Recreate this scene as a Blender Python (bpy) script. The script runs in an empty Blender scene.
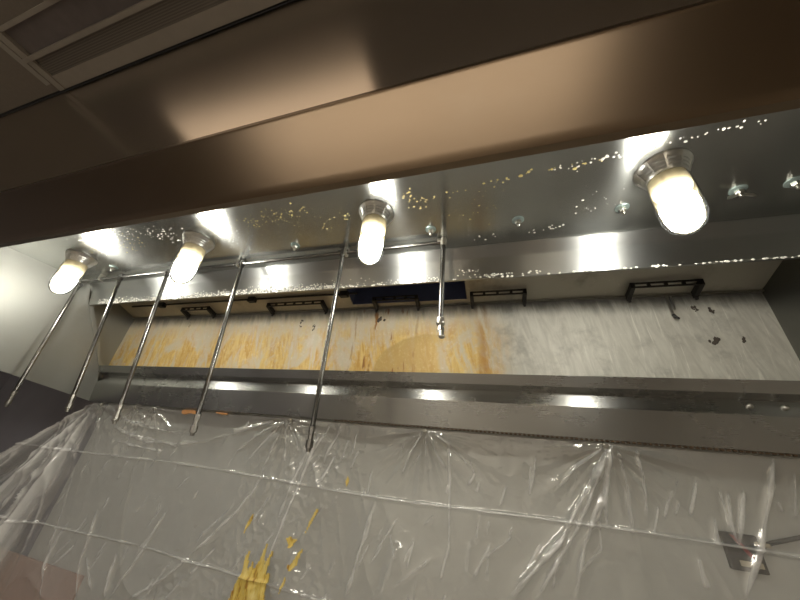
import bpy, bmesh, math, random
import numpy as np
from mathutils import Vector, Matrix
random.seed(7)
S = bpy.context.scene
COL = S.collection
PI = math.pi

# ------------------------------------------------------------------ helpers
class MB:
    """collects shapes in one bmesh, linked as ONE mesh object"""
    def __init__(s): s.bm = bmesh.new()
    def box(s, x0, x1, y0, y1, z0, z1, bev=0.0):
        m = Matrix.Translation(((x0+x1)/2, (y0+y1)/2, (z0+z1)/2)) @ Matrix.Diagonal((x1-x0, y1-y0, z1-z0, 1))
        r = bmesh.ops.create_cube(s.bm, size=1, matrix=m)
        if bev:
            es = list({e for v in r['verts'] for e in v.link_edges})
            bmesh.ops.bevel(s.bm, geom=es, offset=bev, segments=2, affect='EDGES', profile=.5)
        return s
    def prism(s, prof, x0, x1):
        """closed (Y,Z) polygon extruded along X"""
        a = [s.bm.verts.new((x0, y, z)) for y, z in prof]
        b = [s.bm.verts.new((x1, y, z)) for y, z in prof]
        n = len(prof)
        for i in range(n):
            s.bm.faces.new((a[i], a[(i+1) % n], b[(i+1) % n], b[i]))
        s.bm.faces.new(list(reversed(a))); s.bm.faces.new(b)
        bmesh.ops.recalc_face_normals(s.bm, faces=s.bm.faces[:])
        return s
    def strip(s, pts, th, x0, x1):
        """folded sheet: open (Y,Z) polyline given a thickness, extruded along X"""
        off = []
        for i, p in enumerate(pts):
            ns = []
            for j in (i-1, i):
                if 0 <= j < len(pts)-1:
                    d = Vector(pts[j+1]) - Vector(pts[j]); d.normalize()
                    ns.append(Vector((-d.y, d.x)))
            nn = sum(ns, Vector((0, 0))); nn.normalize()
            k = th / max(.35, nn.dot(ns[0]))
            off.append((p[0]+nn.x*k, p[1]+nn.y*k))
        return s.prism(list(pts) + off[::-1], x0, x1)
    def lathe(s, prof, seg=32, cx=0, cy=0):
        """(r,z) profile about a vertical axis"""
        rings = []
        for r, z in prof:
            if r < 1e-6: rings.append([s.bm.verts.new((cx, cy, z))])
            else: rings.append([s.bm.verts.new((cx+r*math.cos(2*PI*i/seg), cy+r*math.sin(2*PI*i/seg), z)) for i in range(seg)])
        for A, B in zip(rings, rings[1:]):
            for i in range(seg):
                j = (i+1) % seg
                f = [A[i % len(A)], A[j % len(A)], B[j % len(B)], B[i % len(B)]]
                u = []
                for v in f:
                    if v not in u: u.append(v)
                if len(u) > 2:
                    try: s.bm.faces.new(u)
                    except ValueError: pass
        bmesh.ops.recalc_face_normals(s.bm, faces=s.bm.faces[:])
        return s
    def tube(s, pts, r, seg=12):
        """round bar through 3D points; r one value or one per point"""
        pts = [Vector(p) for p in pts]
        rr = r if isinstance(r, (list, tuple)) else [r]*len(pts)
        rings = []
        up = None
        for i, p in enumerate(pts):
            d = (pts[min(i+1, len(pts)-1)] - pts[max(i-1, 0)]).normalized()
            if up is None: up = Vector((0, 1, 0)) if abs(d.y) < .9 else Vector((1, 0, 0))
            a = d.cross(up).normalized(); b = a.cross(d).normalized(); up = b
            rings.append([s.bm.verts.new(p + rr[i]*(a*math.cos(2*PI*k/seg) + b*math.sin(2*PI*k/seg))) for k in range(seg)])
        for A, B in zip(rings, rings[1:]):
            for k in range(seg):
                s.bm.faces.new((A[k], A[(k+1) % seg], B[(k+1) % seg], B[k]))
        s.bm.faces.new(rings[0]); s.bm.faces.new(rings[-1])
        bmesh.ops.recalc_face_normals(s.bm, faces=s.bm.faces[:])
        return s
    def poly(s, outline, n, th):
        """outline of 3D points extruded by th along n"""
        n = Vector(n)
        a = [s.bm.verts.new(p) for p in outline]
        b = [s.bm.verts.new(Vector(p)+n*th) for p in outline]
        k = len(a)
        for i in range(k): s.bm.faces.new((a[i], a[(i+1) % k], b[(i+1) % k], b[i]))
        s.bm.faces.new(a); s.bm.faces.new(b)
        bmesh.ops.recalc_face_normals(s.bm, faces=s.bm.faces[:])
        return s
    def ball(s, c, r, sc=(1, 1, 1), sub=1, rot=None):
        m = Matrix.Translation(c)
        if rot is not None: m = m @ rot
        m = m @ Matrix.Diagonal((sc[0], sc[1], sc[2], 1))
        bmesh.ops.create_icosphere(s.bm, subdivisions=sub, radius=r, matrix=m)
        return s
    def build(s, name, mat, parent=None, smooth=False, off=True):
        me = bpy.data.meshes.new(name); s.bm.to_mesh(me); s.bm.free()
        me.materials.append(mat)
        if smooth:
            me.polygons.foreach_set('use_smooth', [True]*len(me.polygons))
            me.set_sharp_from_angle(angle=math.radians(35))
        o = bpy.data.objects.new(name, me); COL.objects.link(o)
        if parent is not None:
            o.parent = parent
            if off: o.location = -world_loc(parent)
        return o

def world_loc(o):
    v = Vector(o.location)
    while o.parent: o = o.parent; v += o.location
    return v
def tag(o, label=None, cat=None, group=None, kind=None):
    if label: o['label'] = label
    if cat: o['category'] = cat
    if group: o['group'] = group
    if kind: o['kind'] = kind
    return o
def empty(name, loc, label, cat, group=None):
    o = bpy.data.objects.new(name, None); COL.objects.link(o)
    o.empty_display_size = .05; o.location = loc
    return tag(o, label, cat, group)
def struct(name, mb, mat, label=None):
    o = mb.build(name, mat); o['kind'] = 'structure'
    if label: o['label'] = label
    return o
def copy_tree(o, parent=None):
    c = o.copy(); COL.objects.link(c)
    if parent: c.parent = parent
    for ch in list(o.children): copy_tree(ch, c)
    return c

# ------------------------------------------------------------------ materials
class NT:
    def __init__(s, name):
        s.m = bpy.data.materials.new(name); s.m.use_nodes = True
        s.t = s.m.node_tree; s.t.nodes.clear()
        s.out = s.n('ShaderNodeOutputMaterial')
    def n(s, ty, **k):
        x = s.t.nodes.new(ty)
        for a, b in k.items(): setattr(x, a, b)
        return x
    def l(s, a, b): s.t.links.new(a, b)
    def bsdf(s, **k):
        b = s.n('ShaderNodeBsdfPrincipled')
        for a, v in k.items(): b.inputs[a.replace('_', ' ')].default_value = v
        s.l(b.outputs[0], s.out.inputs[0]); s.b = b
        return b
    def coord(s, scale=(1, 1, 1)):
        tc = s.n('ShaderNodeTexCoord'); mp = s.n('ShaderNodeMapping')
        mp.inputs['Scale'].default_value = scale
        s.l(tc.outputs['Object'], mp.inputs[0]); return mp.outputs[0]
    def noise(s, scale=(1, 1, 1), sc=5, det=4, rough=.55, vec=None, dist=0):
        t = s.n('ShaderNodeTexNoise')
        t.inputs['Scale'].default_value = sc; t.inputs['Detail'].default_value = det
        t.inputs['Roughness'].default_value = rough; t.inputs['Distortion'].default_value = dist
        s.l(vec or s.coord(scale), t.inputs['Vector']); return t.outputs['Fac']
    def ramp(s, fac, stops, interp='LINEAR'):
        r = s.n('ShaderNodeValToRGB'); e = r.color_ramp.elements; r.color_ramp.interpolation = interp
        while len(e) < len(stops): e.new(.5)
        for k, (p, c) in enumerate(stops):
            e[k].position = p; e[k].color = (*c, 1) if len(c) == 3 else c
        s.l(fac, r.inputs[0]); return r.outputs[0]
    def gray(s, fac, a, b, va=0., vb=1.):
        m = s.n('ShaderNodeMapRange'); m.interpolation_type = 'SMOOTHSTEP'
        for i, v in zip((1, 2, 3, 4), (a, b, va, vb)): m.inputs[i].default_value = v
        s.l(fac, m.inputs[0]); return m.outputs[0]
    def math(s, op, a, b=None, clamp=False):
        m = s.n('ShaderNodeMath', operation=op); m.use_clamp = clamp
        for i, v in enumerate((a, b)):
            if v is None: continue
            if isinstance(v, (int, float)): m.inputs[i].default_value = v
            else: s.l(v, m.inputs[i])
        return m.outputs[0]
    def mix(s, fac, a, b):
        m = s.n('ShaderNodeMix', data_type='RGBA')
        if isinstance(fac, (int, float)): m.inputs[0].default_value = fac
        else: s.l(fac, m.inputs[0])
        for i, v in ((6, a), (7, b)):
            if isinstance(v, tuple): m.inputs[i].default_value = (*v, 1)
            else: s.l(v, m.inputs[i])
        return m.outputs[2]
    def bump(s, h, strength, dist=.002):
        b = s.n('ShaderNodeBump'); b.inputs['Strength'].default_value = strength
        b.inputs['Distance'].default_value = dist
        s.l(h, b.inputs['Height']); s.l(b.outputs[0], s.b.inputs['Normal']); return b.outputs[0]
    def xyz(s):
        tc = s.n('ShaderNodeTexCoord'); x = s.n('ShaderNodeSeparateXYZ')
        s.l(tc.outputs['Object'], x.inputs[0]); return x.outputs
    def tangent(s, v=(1, 0, 0)):
        c = s.n('ShaderNodeCombineXYZ')
        for i in range(3): c.inputs[i].default_value = v[i]
        s.l(c.outputs[0], s.b.inputs['Tangent'])

def steel(name, col=(.56, .55, .52), rough=.27, aniso=.75, dirt=.25, grain=(1.5, 60, 60), metal=1.0, dirtcol=(.30, .26, .20), rvar=.14):
    t = NT(name); t.bsdf(Metallic=metal, Roughness=rough, Anisotropic=aniso, Anisotropic_Rotation=.25)
    g = t.noise(grain, 12, 3)
    d = t.noise((1, 1, 1), 3.2, 6, .62)
    c = t.mix(t.math('MULTIPLY', t.gray(d, .48, .78), dirt), col, dirtcol)
    c = t.mix(t.math('MULTIPLY', g, .10), c, tuple(v*.72 for v in col))
    t.l(c, t.b.inputs['Base Color'])
    r = t.math('ADD', t.math('MULTIPLY', t.gray(d, .35, .8), rvar), t.math('ADD', t.math('MULTIPLY', g, .02), rough-.05))
    t.l(r, t.b.inputs['Roughness'])
    t.tangent()
    return t.m
def plain(name, col, rough=.5, metal=0., var=.25, sc=30, bump=.0):
    t = NT(name); t.bsdf(Metallic=metal, Roughness=rough)
    n = t.noise((1, 1, 1), sc, 5)
    t.l(t.mix(n, tuple(v*(1-var) for v in col), tuple(min(1, v*(1+var)) for v in col)), t.b.inputs['Base Color'])
    if bump: t.bump(n, bump)
    return t.m

M = {}
M['steel_in'] = steel('brushed_steel_inside', (.52, .53, .51), .28, .85, .14, rvar=.03)
M['steel_side'] = steel('brushed_steel_side', (.33, .33, .305), .60, 0, .35, (60, 1.5, 60), metal=.9, rvar=.06)
M['steel_ext'] = steel('brushed_steel_outside', (.52, .46, .39), .25, .5, .15, rvar=.02)
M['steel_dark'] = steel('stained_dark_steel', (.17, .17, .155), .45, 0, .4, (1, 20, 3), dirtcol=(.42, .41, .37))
M['steel_rail'] = steel('brushed_steel_rail', (.33, .335, .325), .40, .7, .14, rvar=.03)
M['steel_lip'] = steel('brushed_steel_lip', (.20, .142, .09), .34, .4, .15, rvar=.02)
M['steel_trough'] = steel('brushed_steel_trough', (.43, .43, .41), .30, .7, .12, rvar=.03)
M['steel_wall'] = steel('dull_steel_wall', (.66, .66, .62), .42, .3, .12, metal=.2, rvar=.04)
M['pipe'] = plain('dark_pipe_metal', (.20, .195, .185), .26, 1., .35, 40)
M['nozzle'] = plain('nozzle_metal', (.55, .53, .48), .3, 1., .3, 60)
M['nozzle_dark'] = plain('dull_nozzle_metal', (.24, .225, .20), .35, 1., .35, 60)
M['alu'] = plain('cast_aluminium', (.62, .61, .58), .32, 1., .25, 50, .1)
M['ceramic'] = plain('cream_socket', (.80, .70, .48), .5, 0, .08)
M['black'] = plain('blackened_iron', (.030, .027, .024), .55, .3, .5, 60, .4)
M['sootf'] = plain('brown_soot', (.085, .07, .055), .8, 0, .5, 80)
M['duct'] = plain('dark_duct', (.10, .12, .22), .6, .2, .4, 12)
M['teal'] = plain('oxidised_brass', (.36, .44, .42), .4, .8, .4, 70, .2)
M['paint_dark'] = plain('dark_wall_paint', (.26, .25, .27), .7, 0, .12, 6)
M['paint_room'] = plain('room_wall_paint', (.48, .44, .38), .7, 0, .1, 6)
M['floor'] = plain('quarry_tile', (.24, .21, .18), .5, 0, .25, 14)
M['tile'] = plain('ceiling_tile', (.25, .215, .175), .85, 0, .12, 90, .3)
M['bar'] = plain('ceiling_grid_bar', (.40, .36, .30), .5, 0, .1)
M['slotk'] = plain('gap_black', (.02, .018, .016), .7, 0, .2)
M['slot'] = plain('slot_brown', (.20, .17, .16), .6, 0, .2)
M['board'] = plain('pink_brown_board', (.50, .34, .27), .7, 0, .12, 5)
M['red'] = plain('red_plastic', (.36, .05, .045), .4, 0, .1)
M['beige'] = plain('beige_tag', (.62, .55, .40), .6, 0, .1)
M['rust'] = plain('orange_rust_scrap', (.55, .27, .10), .8, 0, .35, 80, .5)
M['crust'] = plain('dark_brown_crust', (.09, .055, .03), .5, 0, .6, 120)
M['amber'] = plain('amber_grease', (.62, .52, .22), .22, 0, .3, 90)
M['white_bead'] = plain('white_residue', (.86, .84, .76), .25, 0, .1, 90)
M['cable'] = plain('black_cable', (.03, .03, .03), .5)

def mat_perforated():
    t = NT('perforated_panel'); t.bsdf(Metallic=.3, Roughness=.5)
    v = t.n('ShaderNodeTexVoronoi'); v.inputs['Scale'].default_value = 190; v.inputs['Randomness'].default_value = .0
    t.l(t.coord(), v.inputs['Vector'])
    t.l(t.ramp(v.outputs['Distance'], [(.30, (.15, .13, .11)), (.42, (.27, .24, .20))]), t.b.inputs['Base Color'])
    return t.m
M['perf'] = mat_perforated()

def mat_back_panel():
    t = NT('greasy_back_panel'); t.bsdf(Metallic=.12, Roughness=.5)
    x, y, z = t.xyz()
    n1 = t.noise((1, 1, 1), 2.2, 5, .6)
    sh_ = t.n('ShaderNodeTexCoord'); mp = t.n('ShaderNodeMapping'); mp.inputs['Rotation'].default_value = (0, .16, 0)
    t.l(sh_.outputs['Object'], mp.inputs[0]); mp2 = t.n('ShaderNodeMapping'); mp2.inputs['Scale'].default_value = (5, 1, .9)
    t.l(mp.outputs[0], mp2.inputs[0])
    st = t.noise(sc=3.2, det=6, rough=.68, vec=mp2.outputs[0], dist=.9)     # soft runs down the panel
    mp3 = t.n('ShaderNodeMapping'); mp3.inputs['Scale'].default_value = (7, 1, 1.3); t.l(mp.outputs[0], mp3.inputs[0])
    st2 = t.noise(sc=4, det=4, rough=.6, vec=mp3.outputs[0], dist=1.5)
    fine = t.noise((1, 1, 1), 60, 5, .7)
    base = t.mix(t.gray(st2, .3, .7), (.56, .54, .47), (.70, .68, .60))
    base = t.mix(t.math('MULTIPLY', t.gray(fine, .55, .75), .3), base, (.88, .86, .78))
    xm = t.gray(t.math('ADD', x, t.math('MULTIPLY', t.math('SUBTRACT', n1, .5), .35)), .14, -.14)
    low = t.gray(t.math('ADD', z, t.math('MULTIPLY', t.math('SUBTRACT', st, .5), .45)), 2.40, 2.02)
    n3 = t.noise((1, 1, .7), 7, 4, .6, dist=.5)
    am = t.math('MULTIPLY', xm, t.math('MULTIPLY', t.math('MULTIPLY', low, t.gray(n3, .34, .60, .12, 1.25)), t.gray(st, .30, .60)), True)
    am = t.math('ADD', t.math('MULTIPLY', am, 1.25), t.math('MULTIPLY', xm, .20), True)
    grease = t.mix(t.gray(st2, .35, .7), (.78, .57, .20), (.60, .33, .07))
    grease = t.mix(t.math('MULTIPLY', t.gray(fine, .5, .72), .4), grease, (.90, .80, .52))
    c = t.mix(am, base, grease)
    # half dome tide mark of darker grease
    dx = t.math('DIVIDE', t.math('ADD', x, .32), .28); dz = t.math('DIVIDE', t.math('SUBTRACT', z, 1.97), .22)
    rr = t.math('SQRT', t.math('ADD', t.math('MULTIPLY', dx, dx), t.math('MULTIPLY', dz, dz)))
    rr = t.math('ADD', rr, t.math('MULTIPLY', t.math('SUBTRACT', n1, .5), .5))
    dm = t.math('MULTIPLY', t.gray(rr, 1.03, .95), t.gray(x, -.10, -.42))
    dm = t.math('MULTIPLY', dm, t.gray(fine, .75, .45, .55, .9))
    c = t.mix(dm, c, (.54, .36, .12))
    # rusty vertical runs, right part of the grease
    rx = t.math('ABSOLUTE', t.math('ADD', x, .03))
    run = t.math('MULTIPLY', t.gray(rx, .05, .0), t.gray(st, .35, .6))
    c = t.mix(t.math('MULTIPLY', run, .7), c, (.45, .22, .05))
    ru = t.math('MULTIPLY', t.gray(t.noise((26, 1, 5), 1.6, 3, .5), .60, .68), t.gray(t.math('ABSOLUTE', t.math('ADD', x, .56)), .26, .08))
    c = t.mix(ru, c, (.34, .15, .035))
    # pale scraped streaks on the right
    pr = t.math('MULTIPLY', t.gray(x, .25, .6), t.gray(t.noise((22, 1, 1.6), 2, 4, .7, dist=1.2), .55, .72))
    c = t.mix(t.math('MULTIPLY', pr, .75), c, (.95, .93, .84))
    gr = t.math('MULTIPLY', t.gray(x, -.1, .1), t.gray(t.noise((1, 1, 1), 5, 5, .7), .5, .7))
    c = t.mix(t.math('MULTIPLY', gr, .6), c, (.30, .29, .25))
    # dark band along the top: the plenum's shadow painted into the colour
    soot = t.gray(t.math('ADD', z, t.math('MULTIPLY', t.math('SUBTRACT', st, .5), .10)), 2.265, 2.355)  # mask of the painted shadow
    c = t.mix(t.math('MULTIPLY', soot, .85), c, (.05, .045, .04))  # paints the plenum's shadow along the top
    hs = t.n('ShaderNodeHueSaturation'); hs.inputs['Value'].default_value = .96; t.l(c, hs.inputs['Color'])
    t.l(hs.outputs[0], t.b.inputs['Base Color'])
    t.bump(fine, .25, .002)
    return t.m
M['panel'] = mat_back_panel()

def mat_plenum():
    t = NT('greasy_plenum'); t.bsdf(Metallic=.3, Roughness=.5)
    x, y, z = t.xyz()
    n = t.noise((1, 1, 1), 5, 6, .65)
    f = t.noise((1, 1, 1), 45, 5, .7)
    c = t.mix(t.gray(x, .2, -.3), (.50, .48, .41), (.54, .48, .35))
    c = t.mix(t.math('MULTIPLY', t.gray(n, .5, .8), .7), c, (.18, .15, .11))
    c = t.mix(t.math('MULTIPLY', t.gray(f, .62, .74), .5), c, (.80, .78, .70))
    t.l(c, t.b.inputs['Base Color']); t.bump(f, .25, .002)
    return t.m
M['plenum'] = mat_plenum()

def mat_sheet():
    t = NT('clear_plastic_sheet')
    n = t.noise((1, 1, 1), 4, 4, .6)
    f = t.noise((1.0, 1, .55), 60, 4, .65, dist=1.5)
    g = t.noise((1.0, 1, .35), 16, 5, .6, dist=.8)
    bp = t.n('ShaderNodeBump'); bp.inputs['Strength'].default_value = .22; bp.inputs['Distance'].default_value = .006
    t.l(t.math('ADD', t.math('MULTIPLY', f, .25), g), bp.inputs['Height'])
    tr = t.n('ShaderNodeBsdfTransparent'); tr.inputs[0].default_value = (.96, .96, .95, 1)
    df = t.n('ShaderNodeBsdfDiffuse'); df.inputs[0].default_value = (.88, .875, .84, 1)
    gl = t.n('ShaderNodeBsdfGlossy'); gl.inputs['Roughness'].default_value = .085
    gl.inputs['Color'].default_value = (1, .99, .95, 1)
    for x in (df, gl): t.l(bp.outputs[0], x.inputs['Normal'])
    lw = t.n('ShaderNodeLayerWeight'); lw.inputs['Blend'].default_value = .5
    t.l(bp.outputs[0], lw.inputs['Normal'])
    fr = t.math('ADD', t.math('MULTIPLY', t.math('POWER', lw.outputs['Facing'], 4.), .6), .17, True)
    mx = t.n('ShaderNodeMixShader'); at_ = t.n('ShaderNodeAttribute', attribute_name='crease')
    t.l(t.math('ADD', t.gray(n, .3, .75, .08, .20), t.math('MULTIPLY', at_.outputs['Fac'], 1.0), True), mx.inputs[0])
    t.l(tr.outputs[0], mx.inputs[1]); t.l(df.outputs[0], mx.inputs[2])
    m2 = t.n('ShaderNodeMixShader'); t.l(fr, m2.inputs[0])
    t.l(mx.outputs[0], m2.inputs[1]); t.l(gl.outputs[0], m2.inputs[2])
    t.l(m2.outputs[0], t.out.inputs[0])
    return t.m
M['sheet'] = mat_sheet()

def mat_glass():
    t = NT('clear_glass_jar')
    tr = t.n('ShaderNodeBsdfTransparent'); tr.inputs[0].default_value = (.93, .94, .92, 1)
    gl = t.n('ShaderNodeBsdfGlossy'); gl.inputs['Roughness'].default_value = .08
    fr = t.n('ShaderNodeFresnel'); fr.inputs['IOR'].default_value = 1.5
    mx = t.n('ShaderNodeMixShader')
    t.l(t.math('ADD', t.math('MULTIPLY', fr.outputs[0], .9), .02, True), mx.inputs[0])
    t.l(tr.outputs[0], mx.inputs[1]); t.l(gl.outputs[0], mx.inputs[2]); t.l(mx.outputs[0], t.out.inputs[0])
    return t.m
M['glass'] = mat_glass()
def mat_emit(name, col, st):
    t = NT(name); e = t.n('ShaderNodeEmission'); e.inputs[0].default_value = (*col, 1); e.inputs[1].default_value = st
    t.l(e.outputs[0], t.out.inputs[0]); return t.m
M['bulb'] = mat_emit('lit_bulb', (1, .965, .89), 85)
M['tube'] = mat_emit('warm_room_lamp', (1, .76, .53), 1.25)
M['room_fill'] = mat_emit('added_room_light', (1, .95, .87), 12)
M['lip_fill'] = mat_emit('added_lip_light', (1, .72, .46), .5)

# ------------------------------------------------------------------ measurements
XL, XR = -2.50, 1.30            # hood ends
PL, PR = -2.63, 1.085           # plenum ends
CZ = 2.42                       # hood inner ceiling
RC = 2.60                       # room ceiling

# ------------------------------------------------------------------ the room
struct('floor', MB().box(-3.8, 2.6, -3.2, 1.6, -.1, 0), M['floor'])
struct('ceiling', MB().box(-3.8, 2.6, -3.2, .190, RC+.012, RC+.06).box(-3.8, XL-.004, .185, 1.6, RC+.012, RC+.06).box(XR+.02, 2.6, .185, 1.6, RC+.012, RC+.06), M['tile'])
struct('wall_back', MB().box(-3.8, 2.6, 1.452, 1.6, 0, RC+.012), M['paint_dark'], 'dark painted wall below and left of the hood')
struct('wall_left', MB().box(-3.95, -3.8, -3.2, 1.6, 0, RC+.06), M['paint_dark'])
struct('wall_right', MB().box(2.6, 2.75, -3.2, 1.6, 0, RC+.06), M['paint_room'])
struct('wall_front', MB().box(-3.8, 2.6, -3.35, -3.2, 0, RC+.06), M['paint_room'])
struct('wall_panel', MB().box(-2.46, 1.9, 1.440, 1.452, 0, 1.95), M['steel_wall'], 'dull stainless steel wall panel behind the plastic sheet')
# ceiling grid by the hood
tb = MB()
tb.box(-1.375, -1.352, -.62, .166, RC-.006, RC+.012)
tb.box(-3.8, 2.6, -.62, -.60, RC, RC+.012)
struct('trim_1', tb, M['bar'], 'pale metal ceiling grid bars')
struct('trim_2', MB().box(-3.8, 2.6, .190, .1955, RC+.008, RC+.03), M['slotk'], 'dark gap strip between ceiling and hood front')
cv = empty('ceiling_vent', (-.75, .10, RC), 'brown ceiling vent with perforated panel and dark slot beside the hood front', 'vent')
MB().box(-1.345, .3, .095, .106, RC-.014, RC+.012).box(-1.345, .3, .152, .189, RC-.004, RC+.012).box(-1.345, -1.32, .035, .189, RC-.008, RC+.012).box(-1.345, .3, .026, .036, RC-.006, RC+.012).build('frame', M['bar'], cv)
MB().box(-1.32, .3, .106, .152, RC, RC+.012).build('perforated_panel', M['perf'], cv)
MB().box(-1.32, .3, .036, .095, RC+.006, RC+.012).build('slot', M['slot'], cv)
# ceiling lamp close to the hood, and two added fill lights
def ceiling_or_fill_light(x0, x1, y0, y1, lb, m='room_fill'):
    e = empty('ceiling_or_fill_light', ((x0+x1)/2, (y0+y1)/2, RC), lb, 'ceiling light', 'warm ceiling light of the kitchen and added fill lights')
    MB().box(x0-.015, x1+.015, y0-.015, y0, RC-.02, RC+.012).box(x0-.015, x1+.015, y1, y1+.015, RC-.02, RC+.012).box(x0-.015, x0, y0, y1, RC-.02, RC+.012).box(x1, x1+.015, y0, y1, RC-.02, RC+.012).build('frame', M['bar'], e)
    MB().box(x0, x1, y0, y1, RC-.008, RC).build('diffuser', M[m], e)
ceiling_or_fill_light(-1.06, -.30, -.16, .010, 'narrow warm ceiling light close in front of the hood', 'tube')
ceiling_or_fill_light(-1.0, -.35, -.85, -.40, 'added dim warm light panel that brightens the hood lip', 'lip_fill')  # unseen panel, added to give the front lip a warm glow
ceiling_or_fill_light(-2.0, .8, -2.5, -1.7, 'large added light panel that brightens the room and sheet')  # unseen panel, added to brighten the room and the plastic sheet

# ------------------------------------------------------------------ the hood
hood = empty('exhaust_hood', (-.6, .8, 1.73), 'long stainless steel kitchen exhaust hood with its grease filters taken out', 'exhaust hood')
T = .004
MB().strip([(.20, RC+.004), (.20, 2.052)], -T, XL, XR).build('front_panel', M['steel_ext'], hood)
MB().strip([(.20, 2.054), (.1975, 2.0525), (.196, 2.050), (.1962, 2.047), (.1985, 2.0445), (.217, 1.925), (.222, 1.919), (.229, 1.921), (.231, 1.930)], -T, XL, XR).build('front_lip', M['steel_lip'], hood, True)
MB().box(XL, XR, .2, 1.02, CZ, CZ+T).build('top_panel', M['steel_in'], hood)
side = [(.206, 1.95), (.26, 1.925), (1.375, 1.735), (1.345, 1.85), (1.30, 1.95), (1.07, 2.295), (1.02, CZ), (1.02, RC+.012), (.206, RC+.012)]
MB().prism(side, XL-.004, XL).build('side_panel', M['steel_side'], hood)
MB().prism([(1.30, 1.95), (1.318, 1.962), (1.088, 2.307), (1.07, 2.295)], XL-.13, XL+.004).build('opening_frame', M['steel_side'], hood)
MB().prism(side, XR, XR+.004).build('side_panel', M['steel_side'], hood)
MB().strip([(1.015, CZ+.004), (1.015, CZ-.004), (1.0405, 2.380), (1.0442, 2.3752), (1.0462, 2.3695), (1.0475, 2.3655), (1.072, 2.292), (1.085, 2.294), (1.085, 2.30)], T, XL, XR).build('filter_rail', M['steel_rail'], hood, True)
# plenum behind the missing filters
hx0, hx1, hy0, hy1 = -.76, -.11, 1.12, 1.39
def pz(y): return 2.48 - .375*(y-1.1)
pc = MB()
for x0, x1, y0, y1 in ((PL, hx0, 1.0, 1.425), (hx1, PR, 1.0, 1.425), (hx0, hx1, 1.0, hy0), (hx0, hx1, hy1, 1.425)):
    pc.strip([(y0, pz(y0)), (y1, pz(y1))], T, x0, x1)
pc.build('plenum_ceiling', M['plenum'], hood)
dk = MB(); dz = 2.95
dk.prism([(hy0, pz(hy0)), (hy1, pz(hy1)), (hy1, dz), (hy0, dz)], hx0-.004, hx0)
dk.prism([(hy0, pz(hy0)), (hy1, pz(hy1)), (hy1, dz), (hy0, dz)], hx1, hx1+.004)
dk.box(hx0, hx1, hy0-.004, hy0, pz(hy0), dz).box(hx0, hx1, hy1, hy1+.004, pz(hy1), dz).box(hx0, hx1, hy0, hy1, dz, dz+.004)
dk.build('duct', M['duct'], hood)
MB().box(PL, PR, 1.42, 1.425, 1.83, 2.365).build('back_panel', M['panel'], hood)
plp = [(1.09, 2.29), (1.30, 1.955), (1.30, 1.83), (1.42, 1.83), (1.42, 2.42), (1.0, 2.55)]
MB().prism(plp, PL-.004, PL).build('plenum_side', M['steel_side'], hood)
MB().prism(plp, PR, PR+.004).build('plenum_side', M['steel_dark'], hood)
gt = MB().strip([(1.42, 1.880), (1.372, 1.880), (1.366, 1.913), (1.324, 1.930), (1.316, 1.957), (1.30, 1.957), (1.314, 1.916), (1.350, 1.902), (1.353, 1.899), (1.338, 1.853), (1.337, 1.847), (1.351, 1.739), (1.355, 1.735), (1.436, 1.735)], T*.5, XL-.0, XR).build('grease_trough', M['steel_trough'], hood)
for x in (.837, .928):
    MB().lathe([(0, .002), (.008, .002), (.009, -.002), (.0075, -.006), (.004, -.0085), (0, -.009)], 14).build('screw', M['nozzle'], gt, True)
for k, x in enumerate((.837, .928)):
    s_ = [c for c in gt.children][k]
    s_.location = Vector((x, 1.3445, 1.878)); s_.rotation_euler = (-PI/2*1.15, 0, 0)
# perforated looking scalloped drip edge along the lower front of the trough
de = MB(); x = -.72
while x < XR-.01:
    de.box(x, x+.009, 1.3495, 1.356, 1.731, 1.737); x += .0165
de.build('drip_edge', M['crust'], hood)

# ------------------------------------------------------------------ things fixed inside the plenum
def bracket(x0, x1, label, drop=.012):
    c = (x0+x1)/2; yb, yf = 1.338, 1.405
    e = empty('filter_bracket', (c, yf, pz(yf)-.02), label, 'bracket', 'black brackets under the plenum ceiling')
    b = MB(); zb = pz(yb)-.020
    # slotted bar: two rails joined by short webs
    b.box(x0, x1, yb-.004, yb+.004, zb+.005, zb+.012, .001).box(x0, x1, yb-.004, yb+.004, zb-.014, zb-.007, .001)
    n = max(2, int((x1-x0)/.06)); 
    for i in range(n+1):
        xx = x0+(x1-x0-.012)*i/n
        b.box(xx, xx+.012, yb-.004, yb+.004, zb-.008, zb+.006)
    b.build('slotted_bar', M['black'], e)
    for xx in (x0, x1-.016):
        MB().poly([(xx, yb-.004, zb+.012), (xx, yb-.004, zb-.014), (xx, yf, pz(yf)-.036), (xx, yf, pz(yf)-.006)], (1, 0, 0), .016).tube([(xx+.008, yf-.006, pz(yf)-.028), (xx+.008, yf-.006, pz(yf)-.045)], .006, 8).build('leg', M['black'], e)
    return e
bracket(-.088, .178, 'short black slotted bracket right of the dark duct opening')
bracket(.60, .858, 'larger black slotted bracket toward the right end of the plenum')
bracket(-1.33, -.93, 'long greasy black bracket left of the dark duct opening')
bracket(-.62, -.36, 'black bracket below the dark duct opening')
bracket(-2.05, -1.80, 'small dark bracket near the left end of the plenum')
rail = MB()
rail.tube([(-2.5, 1.30, pz(1.30)-.012), (-1.0, 1.30, pz(1.30)-.010), (-.70, 1.30, pz(1.30)-.012)], .006, 8)
for x in (-2.2, -1.42, -.78): rail.box(x-.025, x+.025, 1.285, 1.315, pz(1.30)-.03, pz(1.30)+.002, .002)
tag(rail.build('conduit', M['black']), 'thin black conduit clipped along the left plenum ceiling', 'conduit')
seam = MB().box(PL, PR, 1.408, 1.4195, 2.352, 2.358)
seam.build('seam', M['nozzle'], hood)
dp = MB().tube([(.752, 1.405, 2.345), (.748, 1.40, 2.25)], .005, 10).tube([(.765, 1.405, 2.345), (.764, 1.402, 2.28)], .0035, 10)
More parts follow.
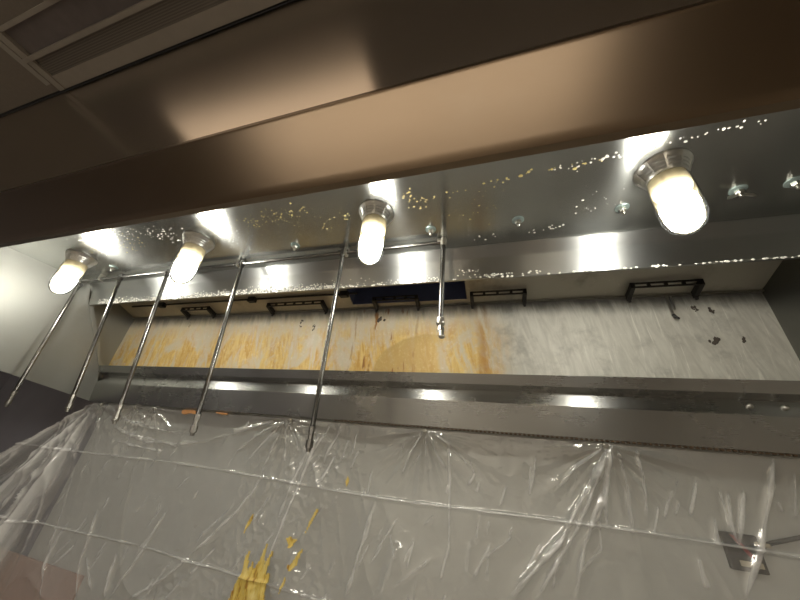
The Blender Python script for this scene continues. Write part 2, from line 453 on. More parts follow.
dpe = empty('detector_probe', (.75, 1.40, 2.24), 'short hanging metal probe with black tip below right bracket', 'probe')
dp.build('stem', M['nozzle'], dpe, True)
MB().tube([(.748, 1.40, 2.254), (.752, 1.397, 2.24), (.762, 1.393, 2.231)], [.006, .007, .004], 10).build('tip', M['black'], dpe, True)

# soot and scorch flakes stuck on the back panel
def flake(x, z, w, h, label):
    b = MB(); rnd = random.Random(int(x*1000)+int(z*977))
    for i in range(7):
        b.ball((x+rnd.uniform(-w, w), 1.4185, z+rnd.uniform(-h, h)), rnd.uniform(.25, .6)*max(w, h*.5), (1, .12, rnd.uniform(.7, 1.8)), 1)
    tag(b.build('soot_fleck', M['sootf']), label, 'soot fleck', 'soot flecks on the back panel')
for x, z, w, h, lb in ((-1.10, 2.272, .010, .022, 'black soot fleck high on the yellow panel left of duct'), (-1.01, 2.245, .007, .020, 'thin grey soot run beside a black fleck on yellow panel'),
                       (-2.02, 2.285, .008, .018, 'small soot mark at the far left of the yellow panel'), (-.58, 2.285, .02, .014, 'soot smudge on the panel under the duct opening'),
                       (.90, 2.275, .012, .014, 'black soot fleck right of the hanging probe'), (.84, 2.285, .010, .012, 'soot fleck between probe and right end of panel'),
                       (.86, 2.14, .016, .008, 'flat soot fleck low on the grey end of the panel'), (.955, 2.145, .010, .010, 'lone soot fleck nearest the right end of the panel')):
    flake(x, z, w, h, lb)

# ------------------------------------------------------------------ hood lamps
LAMPG = 'lit jar lamps under the hood ceiling'
def make_lamp():
    e = empty('hood_lamp', (0, 0, 0), '-', 'lamp', LAMPG)
    rb = MB().lathe([(0, 0), (.066, 0), (.067, -.004), (.064, -.008), (.062, -.013), (.058, -.016), (.057, -.022), (.054, -.025), (.053, -.032), (.050, -.035), (.049, -.044), (.047, -.047), (.045, -.047), (.046, -.03), (0, -.03)], 40)
    for k in range(10):
        a = 2*PI*k/10
        rb.poly([(.047*math.cos(a-.05), .047*math.sin(a-.05), -.043), (.0645*math.cos(a-.04), .0645*math.sin(a-.04), -.006), (.0645*math.cos(a+.04), .0645*math.sin(a+.04), -.006), (.047*math.cos(a+.05), .047*math.sin(a+.05), -.043)], (math.cos(a), math.sin(a), 0), .0025)
    rb.build('base_collar', M['alu'], e, True)
    MB().lathe([(0, -.030), (.043, -.030), (.0445, -.055), (.0445, -.088), (.040, -.095), (.022, -.098), (0, -.098)], 32).build('socket', M['ceramic'], e, True)
    MB().lathe([(.045, -.042), (.0475, -.055), (.049, -.09), (.049, -.158), (.046, -.190), (.037, -.212), (.021, -.227), (0, -.232)], 40).build('glass_jar', M['glass'], e, True)
    MB().lathe([(0, -.100), (.020, -.102), (.032, -.112), (.040, -.130), (.042, -.152), (.038, -.178), (.027, -.197), (.014, -.207), (0, -.210)], 32).build('bulb', M['bulb'], e, True)
    return e
lp = [(-2.141, .775, 'smallest lit jar lamp, in the far left corner beside the side panel'),
      (-1.29, .774, 'lit jar lamp second from left, behind the second long pipe'),
      (-.390, .760, 'lit jar lamp in the middle, left of the short drop pipe'),
      (.500, .749, 'largest lit jar lamp, nearest the right end of the hood')]
lamp = make_lamp()
for i, (x, y, lb) in enumerate(lp):
    o = lamp if i == 0 else copy_tree(lamp)
    o.location = (x, y, CZ); o['label'] = lb

# ------------------------------------------------------------------ fire suppression pipes
PY = .945; PZ = 2.395
mf = empty('manifold_pipe', (-1.3, PY, PZ), 'thin horizontal pipe along the back of the hood ceiling', 'pipe')
MB().tube([(-2.44, PY, PZ-.005), (-1.2, PY, PZ), (-.163, PY, PZ+.004)], .0085, 12).build('pipe', M['pipe'], mf, True)
for x in (-2.25, -1.20, -.60):
    MB().box(x-.006, x+.006, PY-.013, PY+.013, PZ-.014, CZ, .001).build('clip', M['nozzle'], mf)
DG = 'drop pipes hanging from the manifold'
drops = [(-.163, 2.405, -.165, 1.99, 'short drop pipe with elbow nozzle, right of the middle lamp'),
         (-.615, 2.40, -.579, 1.60, 'long drop pipe just left of the middle lamp'),
         (-1.18, 2.40, -1.08, 1.609, 'long drop pipe right of the second lamp'),
         (-1.69, 2.39, -1.518, 1.621, 'long drop pipe crossing in front of second lamp from the left'),
         (-2.07, 2.395, -1.855, 1.65, 'long drop pipe second from the left side panel'),
         (-2.43, 2.36, -2.333, 1.646, 'drop pipe nearest the left side panel, ending over dark wall')]
for i, (xt, zt, xb, zb, lb) in enumerate(drops):
    e = empty('drop_pipe', (xt, PY, zt), lb, 'pipe', DG)
    d = (Vector((xb, PY, zb))-Vector((xt, PY, zt))); L = d.length; d.normalize()
    P = lambda s: tuple(Vector((xt, PY, zt))+d*s)
    nl = .075 if i else .07
    MB().tube([P(.006), P(L-nl)], .0088 if i else .0095, 14).build('pipe', M['pipe'], e, True)
    # threaded tee at the top
    MB().tube([P(-.014), P(-.006), P(-.006), P(.012), P(.012), P(.026)], [.010, .010, .0135, .0135, .012, .012], 14).tube([(xt-.024, PY, zt), (xt+(.024 if i else .004), PY, zt)], .0118, 12).build('tee', M['nozzle'] if i == 0 else M['pipe'], e, True)
    nz = empty_n = None
    if i == 0:
        MB().tube([P(L-nl), P(L-nl+.026)], .0135, 8).ball(P(L-nl+.02), .016, (1, 1, .9), 2).build('elbow', M['nozzle'], e, True)
        b = Vector(P(L-nl+.024)); q = b+Vector((.008, -.012, -.05))
        MB().tube([b, b.lerp(q, .35), b.lerp(q, .36), b.lerp(q, .55), b.lerp(q, .56), q], [.008, .008, .012, .012, .0085, .0085], 8).ball(q, .011, (1, 1, .8), 2).build('nozzle', M['nozzle'], e, True)
    else:
        MB().tube([P(L-nl), P(L-nl+.02), P(L-nl+.021), P(L-.035), P(L-.034), P(L-.012), P(L-.011), P(L)], [.0115, .0115, .009, .009, .0125, .0125, .008, .007], 8).build('nozzle', M['nozzle_dark'], e, True)

# ------------------------------------------------------------------ bolts and plugs in the hood ceiling
FG = 'fittings in the hood ceiling'
def fitting(x, y, lb, wing=False):
    e = empty('ceiling_bolt', (x, y, CZ), lb, 'bolt', FG)
    MB().lathe([(0, 0), (.021, 0), (.021, -.002), (.017, -.005), (.010, -.006), (0, -.006)], 24, x, y).build('washer', M['teal'], e, True).location = Vector((0, 0, CZ))-Vector((0, 0, CZ)) + Vector((-x, -y, 0))
    MB().lathe([(0, -.004), (.0115, -.004), (.0115, -.014), (.010, -.016), (0, -.016)], 6, x, y).build('nut', M['nozzle'], e).location = (-x, -y, 0)
    MB().lathe([(0, -.014), (.0055, -.014), (.0055, -.026), (.004, -.028), (0, -.028)], 12, x, y).build('stud', M['nozzle'], e, True).location = (-x, -y, 0)
    if wing:
        MB().poly([(.004, 0, -.012), (.030, 0, -.020), (.034, 0, -.030), (.024, 0, -.030), (.006, 0, -.022)], (0, 1, 0), .003).poly([(-.004, 0, -.012), (-.030, 0, -.020), (-.034, 0, -.030), (-.024, 0, -.030), (-.006, 0, -.022)], (0, 1, 0), .003).build('wing_nut', M['nozzle'], e, off=False)
    return e
fitting(.118, .89, 'greenish ceiling bolt midway between the middle and right lamps')
fitting(.444, .89, 'greenish ceiling bolt just below left of the largest lamp')
fitting(.737, .872, 'bright wing nut on the ceiling right of the largest lamp', True)
fitting(.86, .866, 'small bolt at the far right edge of the hood ceiling')
fitting(-.833, .885, 'ceiling bolt above the horizontal pipe between second and middle lamps')
fitting(-.205, .885, 'green ceiling plug beside the top of the short drop pipe')
fitting(-2.06, .885, 'pale ceiling bolt beside the smallest lamp')

# ------------------------------------------------------------------ droplets of grease and residue
def clusters(name, mat, cl, label, cat, kind='stuff'):
    b = MB(); rnd = random.Random(hash(name) % 1000 if False else len(name)*13)
    for (x0, y0, x1, y1, n, sp, r0, r1) in cl:
        for i in range(n):
            t = rnd.random(); x = x0+(x1-x0)*t+rnd.gauss(0, sp); y = y0+(y1-y0)*t+rnd.gauss(0, sp*.6)
            if y > 1.01 or x < XL+.02 or any(math.hypot(x-a, y-c) < .085 for a, c, _ in lp): continue
            r = .72*rnd.uniform(r0, r1)*(.5+.8*rnd.random())
            b.ball((x, y, CZ), r, (rnd.uniform(.8, 1.5), 1, .55), 1)
    o = b.build(name, mat, None, True); return tag(o, label, cat, None, kind)
clusters('grease_droplet', M['amber'], [(-.975, .722, -.656, .684, 70, .03, .0025, .005), (-.93, .77, -.80, .70, 35, .05, .0015, .003), (-.655, .798, -.516, .747, 22, .03, .0025, .005),
    (-.30, .69, -.21, .75, 40, .03, .003, .006), (-.178, .726, .113, .689, 16, .008, .004, .0065), (.113, .689, .34, .680, 12, .01, .004, .0065), (.05, .76, -.1, .83, 30, .06, .0015, .0035), (-1.0, .80, -.5, .72, 50, .07, .001, .0025), (-2.0, .74, -1.6, .70, 110, .06, .002, .004)],
    'yellow grease droplets beaded on the hood ceiling', 'droplets')
clusters('water_droplet', M['white_bead'], [(.20, .69, .50, .66, 30, .010, .003, .006), (.50, .657, .66, .650, 16, .012, .0025, .0055), (.166, .965, .274, .950, 14, .012, .003, .006), (-.06, .963, .05, .97, 10, .02, .002, .005),
    (-1.95, .66, -1.55, .68, 150, .05, .002, .0045), (-1.50, .67, -1.36, .74, 70, .04, .002, .0045), (.3, .88, .40, .83, 16, .04, .002, .004), (-1.2, .78, -1.05, .82, 50, .05, .0015, .003), (.35, .72, .6, .8, 14, .08, .0015, .003)],
    'white water droplets beaded on the hood ceiling', 'droplets')
rb = MB(); rnd = random.Random(5)
def lipball(x, s, r):   # s = 0 at the bottom edge .. 1 at the upper fold
    rb.ball((x, 1.072-.0245*s-.0038, 2.2905+.0735*s), r*.95, (1.2, .6, 1), 1)
for i in range(900): lipball(rnd.uniform(-2.4, -.70), abs(rnd.gauss(.0, .17)), rnd.uniform(.0015, .0042))
for i in range(200): lipball(rnd.uniform(-1.1, -.2), rnd.uniform(.0, .55)*rnd.random(), rnd.uniform(.0015, .0035))
x = -.9
while x < 1.05:
    lipball(x, rnd.uniform(0, .04), rnd.uniform(.003, .0058)); x += rnd.expovariate(1/.026)
for i in range(26): lipball(rnd.gauss(-.03, .045), rnd.uniform(.05, .55), rnd.uniform(.0015, .004))
for i in range(30): lipball(rnd.uniform(-.05, .2), rnd.uniform(.0, .2), rnd.uniform(.002, .005))
tag(rb.build('residue_crust', M['white_bead'], None, True), 'white crusty residue beaded along the edge of the filter rail', 'residue', None, 'stuff')

# ------------------------------------------------------------------ plastic sheet
SX0, SX1, SZ0 = -3.45, 1.5, .55
NX, NZ = 1050, 250
PINS = [(-2.37, 1.722), (-2.06, 1.721), (-1.90, 1.721), (-.963, 1.719), (-.288, 1.719), (.384, 1.719)]
FOLDS = [  # each crease: its (X,Z) points, width, height, how much the film doubles up
 ([(0.393,1.721),(0.197,1.411),(0.014,1.225)],0.012,0.022,0.55),
 ([(0.396,1.721),(0.249,1.446),(0.099,1.240)],0.01,0.018,0.6),
 ([(0.403,1.722),(0.343,1.545),(0.267,1.408),(0.219,1.261)],0.014,0.018,0.45),
 ([(0.376,1.716),(0.281,1.647),(0.201,1.558)],0.008,0.008,0.4),
 ([(0.416,1.723),(0.427,1.584),(0.415,1.443)],0.01,0.01,0.35),
 ([(0.473,1.721),(0.480,1.620),(0.466,1.504)],0.008,0.01,0.4),
 ([(0.390,1.707),(0.352,1.546),(0.346,1.465)],0.006,0.008,0.5),
 ([(0.856,1.733),(0.795,1.587),(0.745,1.479),(0.662,1.341)],0.008,0.014,0.6),
 ([(0.634,1.643),(0.613,1.592),(0.585,1.531)],0.004,0.005,0.7),
 ([(0.556,1.605),(0.532,1.554),(0.516,1.516)],0.004,0.005,0.5),
 ([(0.506,1.551),(0.476,1.465)],0.004,0.005,0.5),
 ([(0.567,1.572),(0.549,1.529)],0.004,0.004,0.4),
 ([(0.706,1.617),(0.689,1.534),(0.688,1.478)],0.006,0.009,0.55),
 ([(0.750,1.627),(0.722,1.551),(0.690,1.471)],0.006,0.009,0.6),
 ([(0.651,1.542),(0.636,1.463)],0.006,0.007,0.35),
 ([(0.579,1.430),(0.579,1.348)],0.009,0.008,0.35),
 ([(0.891,1.693),(0.849,1.555)],0.008,0.007,0.35),
 ([(0.821,1.603),(0.828,1.573)],0.005,0.007,0.5),
 ([(-0.186,1.695),(-0.183,1.481),(-0.184,1.297)],0.004,0.004,0.45),
 ([(-0.297,1.719),(-0.349,1.623),(-0.382,1.545)],0.005,0.007,0.5),
 ([(-0.274,1.720),(-0.236,1.634),(-0.193,1.583)],0.005,0.007,0.4),
 ([(-0.283,1.720),(-0.281,1.592)],0.004,0.005,0.3),
 ([(-0.248,1.718),(-0.144,1.642),(-0.096,1.593)],0.005,0.007,0.4),
 ([(-0.104,1.627),(-0.085,1.576),(-0.113,1.539)],0.005,0.006,0.45),
 ([(0.145,1.668),(0.126,1.582),(0.110,1.535)],0.004,0.005,0.5),
 ([(0.030,1.555),(0.004,1.485)],0.004,0.004,0.45),
 ([(-0.108,1.366),(-0.127,1.251)],0.012,0.006,0.12),
 ([(-0.789,1.683),(-0.848,1.496),(-0.900,1.320),(-0.944,1.151)],0.009,0.012,0.6),
 ([(-0.818,1.645),(-0.880,1.513),(-0.936,1.315)],0.012,0.008,0.3),
 ([(-0.698,1.588),(-0.734,1.520),(-0.755,1.479)],0.004,0.005,0.6),
 ([(-0.685,1.699),(-0.734,1.609),(-0.756,1.546)],0.005,0.006,0.4),
 ([(-0.641,1.659),(-0.668,1.566)],0.004,0.005,0.45),
 ([(-0.584,1.622),(-0.618,1.540)],0.005,0.005,0.35),
 ([(-0.742,1.717),(-0.818,1.581)],0.006,0.006,0.4),
 ([(-0.492,1.426),(-0.510,1.339),(-0.544,1.210),(-0.569,1.120)],0.016,0.016,0.4),
 ([(-0.374,1.327),(-0.432,1.144)],0.02,0.012,0.15),
 ([(-1.108,1.408),(-1.149,1.324),(-1.245,1.218),(-1.350,1.113),(-1.439,1.029)],0.012,0.016,0.5),
 ([(-1.084,1.451),(-1.109,1.368)],0.006,0.006,0.4),
 ([(-1.184,1.339),(-1.319,1.189)],0.01,0.006,0.2),
 ([(-1.577,1.269),(-1.605,1.185),(-1.637,1.086),(-1.721,0.913)],0.01,0.012,0.45),
 ([(-2.050,1.209),(-2.012,1.128),(-1.993,1.011),(-1.902,0.880)],0.01,0.018,0.6),
 ([(-1.968,1.034),(-1.843,0.926)],0.009,0.012,0.5),
 ([(-1.779,1.090),(-1.771,0.991),(-1.744,0.909)],0.01,0.014,0.5),
 ([(-2.236,1.097),(-2.210,0.957),(-2.114,0.842)],0.009,0.01,0.4),
 ([(-1.339,1.114),(-1.421,1.049),(-1.605,0.934)],0.008,0.01,0.4),
 ([(-1.422,1.101),(-1.467,1.025),(-1.510,0.951)],0.008,0.008,0.35),
 ([(-1.005,1.718),(-1.145,1.642),(-1.248,1.555)],0.005,0.008,0.55),
 ([(-0.998,1.714),(-1.097,1.614),(-1.174,1.527)],0.005,0.008,0.55),
 ([(-0.991,1.710),(-1.034,1.605),(-1.074,1.502)],0.005,0.007,0.45),
 ([(-0.985,1.710),(-0.973,1.633),(-0.960,1.538)],0.004,0.006,0.5),
 ([(-1.025,1.722),(-1.200,1.672),(-1.384,1.639)],0.007,0.006,0.3),
 ([(-0.973,1.711),(-0.916,1.637),(-0.887,1.575)],0.004,0.005,0.3),
 ([(-2.336,1.710),(-2.128,1.596),(-1.886,1.550),(-1.626,1.561),(-1.432,1.596),(-1.228,1.660),(-1.028,1.712)],0.012,0.01,0.3),
 ([(-2.318,1.724),(-2.029,1.636),(-1.812,1.618),(-1.543,1.607)],0.01,0.009,0.3),
 ([(-2.128,1.596),(-2.056,1.469)],0.006,0.005,0.2),
 ([(-2.146,1.540),(-1.949,1.524),(-1.723,1.513)],0.008,0.008,0.35),
 ([(-2.028,1.576),(-1.818,1.566),(-1.615,1.542)],0.006,0.007,0.4),
 ([(-2.578,1.713),(-2.896,1.559),(-3.233,1.405)],0.005,0.009,0.345),
 ([(-2.576,1.711),(-2.860,1.543),(-3.164,1.351)],0.005,0.012,0.575),
 ([(-2.573,1.709),(-2.826,1.492),(-3.099,1.299)],0.006,0.015,0.6325),
 ([(-2.569,1.706),(-2.781,1.480),(-3.012,1.230)],0.006,0.015,0.575),
 ([(-2.565,1.703),(-2.726,1.437),(-2.907,1.148)],0.007,0.0165,0.5175),
 ([(-2.563,1.701),(-2.692,1.410),(-2.842,1.096)],0.006,0.0165,0.69),
 ([(-2.559,1.698),(-2.649,1.352),(-2.759,1.031)],0.014,0.022,0.4),
 ([(-2.556,1.695),(-2.606,1.342),(-2.676,0.966)],0.012,0.018,0.5),
 ([(-2.552,1.692),(-2.559,1.293),(-2.586,0.894)],0.012,0.016,0.35),
 ([(-2.545,1.690),(-2.466,1.245),(-2.408,0.824)],0.012,0.014,0.3),
 ([(-2.535,1.690),(-2.339,1.260),(-2.162,0.831)],0.012,0.012,0.25)]
_r = random.Random(11)
for _i in range(150):                        # short stray creases, most leaning down to the left
    _x, _z = _r.uniform(-2.4, 1.3), _r.uniform(1.0, 1.70); _l = _r.uniform(.03, .12); _s = _r.gauss(-.35, .3)
    FOLDS.append(([(_x, _z), (_x+_s*_l, _z-_l)], _r.uniform(.003, .005), _r.uniform(.002, .005), _r.uniform(.15, .45)))
def sheet_top(X):
    q = np.clip(-2.44-X, 0, 2)
    top = 1.731 - .54*q
    top = top - .006*(1-np.exp(-np.min([np.abs(X-p[0]) for p in PINS], axis=0)/.05))*(X > -2.44)
    return top
def sheet_y(X, Z):
    def vnoise(u, v, seed):
        r = np.random.RandomState(seed); g = r.rand(64, 64)
        u = u % 64; v = v % 64; i = u.astype(int); j = v.astype(int); a = u-i; b = v-j
        a = a*a*(3-2*a); b = b*b*(3-2*b); i2 = (i+1) % 64; j2 = (j+1) % 64
        return (g[i, j]*(1-a)+g[i2, j]*a)*(1-b)+(g[i, j2]*(1-a)+g[i2, j2]*a)*b
    def ridged(u, v, seed): return 1-np.abs(2*vnoise(u, v, seed)-1)
    hang = np.clip((1.744-Z)/.5, 0, 1)
    h = .020*vnoise(X*3+5, Z*1.5+3, 1)*hang
    W = X+.35*Z      # most creases lean down to the left
    h += .010*ridged(W*4, Z*1.6, 2)**8*hang + .004*np.clip(vnoise(X*1.7, Z*2, 21)*2-.7, 0, 1)*ridged(W*14, Z*4, 4)**6
    cr = np.clip(vnoise(X*2.3+9, Z*3.1, 8)*2-.75, 0, 1)       # patches of fine crinkle
    h += cr*(.006*ridged(X*26+Z*10, Z*20, 5)**3+.004*ridged(X*48, Z*40, 6)**3)
    for px, pz_ in PINS:
        dx = X-px; dzz = np.maximum(pz_-Z, 0); d = np.hypot(dx, dzz)+1e-6; th = np.arctan2(dx, dzz+1e-6)
        w = np.exp(-d/.16)*np.clip(d/.02, 0, 1)
        h += w*.017*(np.abs(np.sin(th*7+px*3))**4+.6*np.abs(np.sin(th*12.3+px))**5)
    crease = np.zeros_like(X)
    nz1 = vnoise(X*22, Z*22, 9)-.5; nz2 = vnoise(X*30+4, Z*30, 11)
    for pts, wd, ht, cz in FOLDS:
        p = np.array(pts); m = .10
        k = np.where((X > p[:, 0].min()-m) & (X < p[:, 0].max()+m) & (Z > p[:, 1].min()-m) & (Z < p[:, 1].max()+m))
        if not len(k[0]): continue
        xs, zs = X[k], Z[k]; best = np.full(len(xs), 9.); tt_ = np.zeros(len(xs)); acc = 0.
        seg = np.hypot(*(p[1:]-p[:-1]).T); tot = seg.sum()
        for q in range(len(p)-1):
            u = (p[q+1]-p[q])/seg[q]
            a = np.clip((xs-p[q, 0])*u[0]+(zs-p[q, 1])*u[1], 0, seg[q])
            d = np.hypot(xs-p[q, 0]-a*u[0], zs-p[q, 1]-a*u[1])
            n_ = d < best; best[n_] = d[n_]; tt_[n_] = (acc+a[n_])/tot; acc += seg[q]
        best = np.abs(best + wd*.9*nz1[k])
        env = np.clip(tt_*6+.15, 0, 1)*np.clip((1-tt_)*5+.1, 0, 1)*(.72+.5*nz2[k])
        h[k] += ht*env*np.exp(-np.sqrt(best**2+9e-6)/wd)
        crease[k] += cz*env*np.exp(-(best/(.30*wd+.0022))**2)
    for zc in (1.463, 1.110):                                  # fold lines from the packing of the sheet
        zz = Z-zc-.008*np.sin(X*3.1)
        sm = np.clip(.15+1.2*vnoise(X*9, X*0+zc*9, 12), 0, 1)
        h += .0075*np.exp(-(zz/.0045)**2)*(.5+.6*sm)
        crease += .6*sm*np.exp(-(zz/.0032)**2)
    # slack left end: gathered folds spreading from the corner
    dx = X+2.42; dzz = 1.755-Z; d = np.hypot(dx, dzz); th = np.arctan2(-dx, dzz)
    lw = np.clip((-2.36-.12*dzz-X)/.08, 0, 1)*np.clip(d/.10, 0, 1)
    tt = th+.05*vnoise(d*9, th*3, 14)
    h += lw*np.clip(d/.35, .3, 1.4)*(.035*np.abs(np.sin(tt*8))**1.5+.022*np.abs(np.sin(tt*17+.8))**2+.014*ridged(tt*26, d*5, 15)**3)
    crease += lw*(.10+.42*np.abs(np.sin(tt*8))**6+.30*np.abs(np.sin(tt*17+.8))**8)*np.clip(1.5-d*.6, .3, 1)
    Y = 1.412-h - .006*hang - .046*np.clip((Z-1.33)/.39, 0, 1)**1.3*np.clip((X+2.75)/.3, .3, 1)
    crease += cr*.10
    return np.minimum(Y, 1.421), np.clip(crease, 0, 1)
def sheet_mesh():
    X, S_ = np.meshgrid(np.linspace(SX0, SX1, NX), np.linspace(0, 1, NZ))
    Z = SZ0 + (sheet_top(X)-SZ0)*S_
    Y, cr = sheet_y(X, Z)
    co = np.stack([X, Y, Z], -1).reshape(-1, 3)
    idx = np.arange(NX*NZ).reshape(NZ, NX)
    f = np.stack([idx[:-1, :-1], idx[:-1, 1:], idx[1:, 1:], idx[1:, :-1]], -1).reshape(-1, 4)
    me = bpy.data.meshes.new('plastic_sheet')
    me.vertices.add(len(co)); me.vertices.foreach_set('co', co.ravel())
    me.loops.add(len(f)*4); me.loops.foreach_set('vertex_index', f.ravel().astype(np.int32))
    me.polygons.add(len(f)); me.polygons.foreach_set('loop_start', (np.arange(len(f))*4).astype(np.int32))
    me.polygons.foreach_set('use_smooth', np.ones(len(f), bool))
    me.update(); me.validate()
    me.attributes.new('crease', 'FLOAT', 'POINT').data.foreach_set('value', cr.ravel().astype(np.float32))
    me.materials.append(M['sheet'])
    return me
sh = bpy.data.objects.new('plastic_sheet', sheet_mesh()); COL.objects.link(sh)
tag(sh, 'crinkled clear plastic sheet hung over the steel wall below the hood', 'plastic sheet')

PG = 'pins holding up the plastic sheet'
pl = ['pin at the left corner of the sheet under the side panel', 'pin on the sheet just right of the left corner pin', 'small pin on the sheet left of the orange scrap',
      'pin on the sheet between the third and fifth long pipes', 'pin on the sheet below the middle of the trough', 'pin at the top of the deep right hand sheet crease']
pl[3] = 'pin on the sheet left of the longest drop pipe tip'
for (px, pz_), lb in zip(PINS, pl):
    e = empty('sheet_pin', (px, 1.358, pz_), lb, 'pin', PG)
    a = MB().lathe([(0, 0), (.010, 0), (.0115, .004), (.010, .009), (.006, .012), (0, .012)], 14).build('head', M['nozzle'], e, True, off=False); a.rotation_euler = (PI/2, 0, 0)
    b = MB().lathe([(0, -.036), (.003, -.034), (.004, 0), (0, 0)], 8).build('shank', M['pipe'], e, True, off=False); b.rotation_euler = (PI/2, 0, 0)

def scrap(outline, lb):
    b = MB().poly([(x*.98, 1.349, z-.0115) for x, z in outline], (0, 1, 0), .006)
    tag(b.build('rust_scrap', M['rust']), lb, 'rust scrap', 'orange scraps under the trough edge')
scrap([(-1.715, 1.738), (-1.69, 1.742), (-1.63, 1.742), (-1.605, 1.736), (-1.61, 1.722), (-1.65, 1.726), (-1.69, 1.716), (-1.712, 1.722)], 'larger orange scrap stuck under the trough beside a pipe')
scrap([(-1.47, 1.742), (-1.39, 1.741), (-1.385, 1.734), (-1.42, 1.731), (-1.465, 1.735)], 'thin orange scrap under the trough right of the larger scrap')

# yellow grease splashes on the sheet
gs = empty('grease_splatter', (-.97, 1.37, 1.03), 'large yellow grease smear low on the plastic sheet', 'grease smear', 'yellow grease on the sheet')
def on_sheet(outline, st=.006):
    """thin skin of grease that follows the sheet inside an (X,Z) outline"""
    n = len(outline); xs = [p[0] for p in outline]; zs = [p[1] for p in outline]
    st = min(st, max(.0025, (max(xs)-min(xs))/8))
    def inside(x, z):
        c = False
        for i in range(n):
            (x1, z1), (x2, z2) = outline[i], outline[i-1]
            if (z1 > z) != (z2 > z) and x < (x2-x1)*(z-z1)/(z2-z1)+x1: c = not c
        return c
    gx = np.arange(min(xs)-st, max(xs)+st, st); gz = np.arange(min(zs)-st, max(zs)+st, st)
    b = MB(); vs_ = {}
    GX, GZ = np.meshgrid(gx, gz, indexing='ij'); GY = sheet_y(GX, GZ)[0]
    def v(i, k, d):
        if (i, k, d) not in vs_:
            vs_[i, k, d] = b.bm.verts.new((gx[i], float(GY[i, k])-d, gz[k]))
        return vs_[i, k, d]
    cells = {(i, k) for i in range(len(gx)-1) for k in range(len(gz)-1) if inside(gx[i]+st/2, gz[k]+st/2)}
    for i, k in cells:
        q = ((i, k), (i+1, k), (i+1, k+1), (i, k+1))
        b.bm.faces.new([v(*c, .0045) for c in q])
        for m_, (di, dk) in enumerate(((0, -1), (1, 0), (0, 1), (-1, 0))):
            if (i+di, k+dk) not in cells:
                A, B = q[m_], q[(m_+1) % 4]
                b.bm.faces.new([v(*A, .0045), v(*A, .0005), v(*B, .0005), v(*B, .0045)])
    bmesh.ops.recalc_face_normals(b.bm, faces=b.bm.faces[:])
    return b
t = NT('yellow_grease'); t.bsdf(Roughness=.35)
n_ = t.noise((5, 1, 1), 14, 5, .7)
t.l(t.ramp(n_, [(.34, (.42, .20, .03)), (.44, (.80, .58, .12)), (.66, (.90, .74, .28))]), t.b.inputs['Base Color']); t.bump(n_, .5, .003)
M['smear'] = t.m
SY = 1.372
o1 = [(-1.085, .93), (-1.075, 1.02), (-1.06, 1.08), (-1.045, 1.11), (-1.045, 1.17), (-1.032, 1.20), (-1.026, 1.15), (-1.015, 1.13), (-1.005, 1.165), (-.995, 1.14), (-.982, 1.15), (-.968, 1.19), (-.955, 1.235), (-.95, 1.23), (-.953, 1.19), (-.945, 1.16), (-.928, 1.20), (-.915, 1.215), (-.925, 1.17), (-.93, 1.135), (-.908, 1.14), (-.918, 1.09), (-.90, 1.03), (-.91, .98), (-.895, .93)]
on_sheet(o1).build('smear', M['smear'], gs, True)
def one(outl, lb):
    b = on_sheet(outl)
    tag(b.build('grease_fleck', M['smear'], None, True), lb, 'grease fleck', 'yellow grease on the sheet')
def streak(x0, z0, x1, z1, w): return [(x0, z0), (x0+w*.5, z0-.01), ((x0+x1)/2+w*.6, (z0+z1)/2), (x1+w*.3, z1+.01), (x1, z1), ((x0+x1)/2-w*.4, (z0+z1)/2)]
one(streak(-1.068, 1.32, -1.088, 1.245, .012), 'thin yellow streak above left of the large smear')
one(streak(-.752, 1.385, -.790, 1.285, .012), 'long thin yellow streak right of the large smear')
one([(-.868, 1.262), (-.852, 1.270), (-.838, 1.266), (-.818, 1.266), (-.832, 1.246), (-.845, 1.228), (-.852, 1.246)], 'star shaped yellow fleck on the sheet')
one([(-.838, 1.178), (-.815, 1.19), (-.80, 1.225), (-.782, 1.245), (-.79, 1.215), (-.80, 1.18), (-.82, 1.165)], 'curved yellow fleck below the star shaped fleck')
one(streak(-.835, 1.145, -.850, 1.085, .010), 'lowest short yellow streak beside the large smear')
one(streak(-.625, 1.515, -.625, 1.475, .014), 'small yellow fleck on the sheet beside the upper crease')

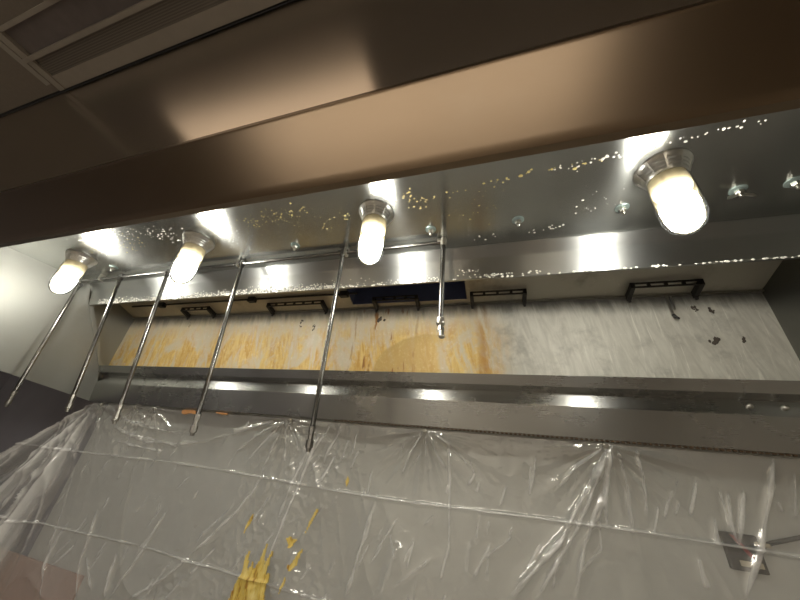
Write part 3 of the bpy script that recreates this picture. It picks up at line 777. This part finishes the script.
# ------------------------------------------------------------------ things seen through the sheet
tag(MB().box(-3.7, -1.98, 1.428, 1.439, 0, .945, .003).build('wall_board', M['board']), 'pinkish brown board on the wall behind the sheet, lower left', 'board') 
vb = empty('wall_box', (.715, 1.44, 1.40), 'black wall box with red lever behind the sheet at right', 'box')
MB().box(.675, .765, 1.424, 1.440, 1.405, 1.50, .004).build('body', M['black'], vb)
MB().poly([(.695, 1.420, 1.495), (.706, 1.420, 1.495), (.735, 1.420, 1.452), (.755, 1.420, 1.447), (.755, 1.420, 1.440), (.73, 1.420, 1.442)], (0, 1, 0), .005).build('lever', M['red'], vb)
MB().box(.70, .755, 1.421, 1.426, 1.418, 1.432, .001).build('tag', M['beige'], vb)
MB().box(.752, .79, 1.421, 1.426, 1.474, 1.484, .001).build('tag', M['beige'], vb)
tag(MB().tube([(.765, 1.430, 1.470), (.80, 1.43, 1.487), (.85, 1.43, 1.503), (.90, 1.43, 1.520), (.98, 1.43, 1.522), (1.2, 1.43, 1.51)], .006, 8).build('cable', M['cable'], None, True), 'black cable running right from the wall box behind the sheet', 'cable')

# ------------------------------------------------------------------ world, camera, view
w = bpy.data.worlds.new('World'); S.world = w; w.use_nodes = True
w.node_tree.nodes['Background'].inputs[0].default_value = (.02, .017, .014, 1)
cam = bpy.data.cameras.new('camera'); co = bpy.data.objects.new('camera', cam); COL.objects.link(co)
cam.sensor_width = 36; cam.lens = 295/800*36; cam.clip_start = .01
R = Matrix(((0.956829, -0.048570, -0.286563), (0.275144, 0.469097, 0.839192), (0.093666, -0.881810, 0.462210)))
m = Matrix((( R[0][0], -R[0][1], -R[0][2], 0), (R[1][0], -R[1][1], -R[1][2], 0), (R[2][0], -R[2][1], -R[2][2], 1.62), (0, 0, 0, 1)))
co.matrix_world = m
S.camera = co
vs = S.view_settings
vs.view_transform = 'Standard'; vs.look = 'None'; vs.gamma = 1; vs.use_curve_mapping = False
vs.exposure = 0.0
S.cycles.max_bounces = 10; S.cycles.transparent_max_bounces = 16
S.cycles.sample_clamp_indirect = 6
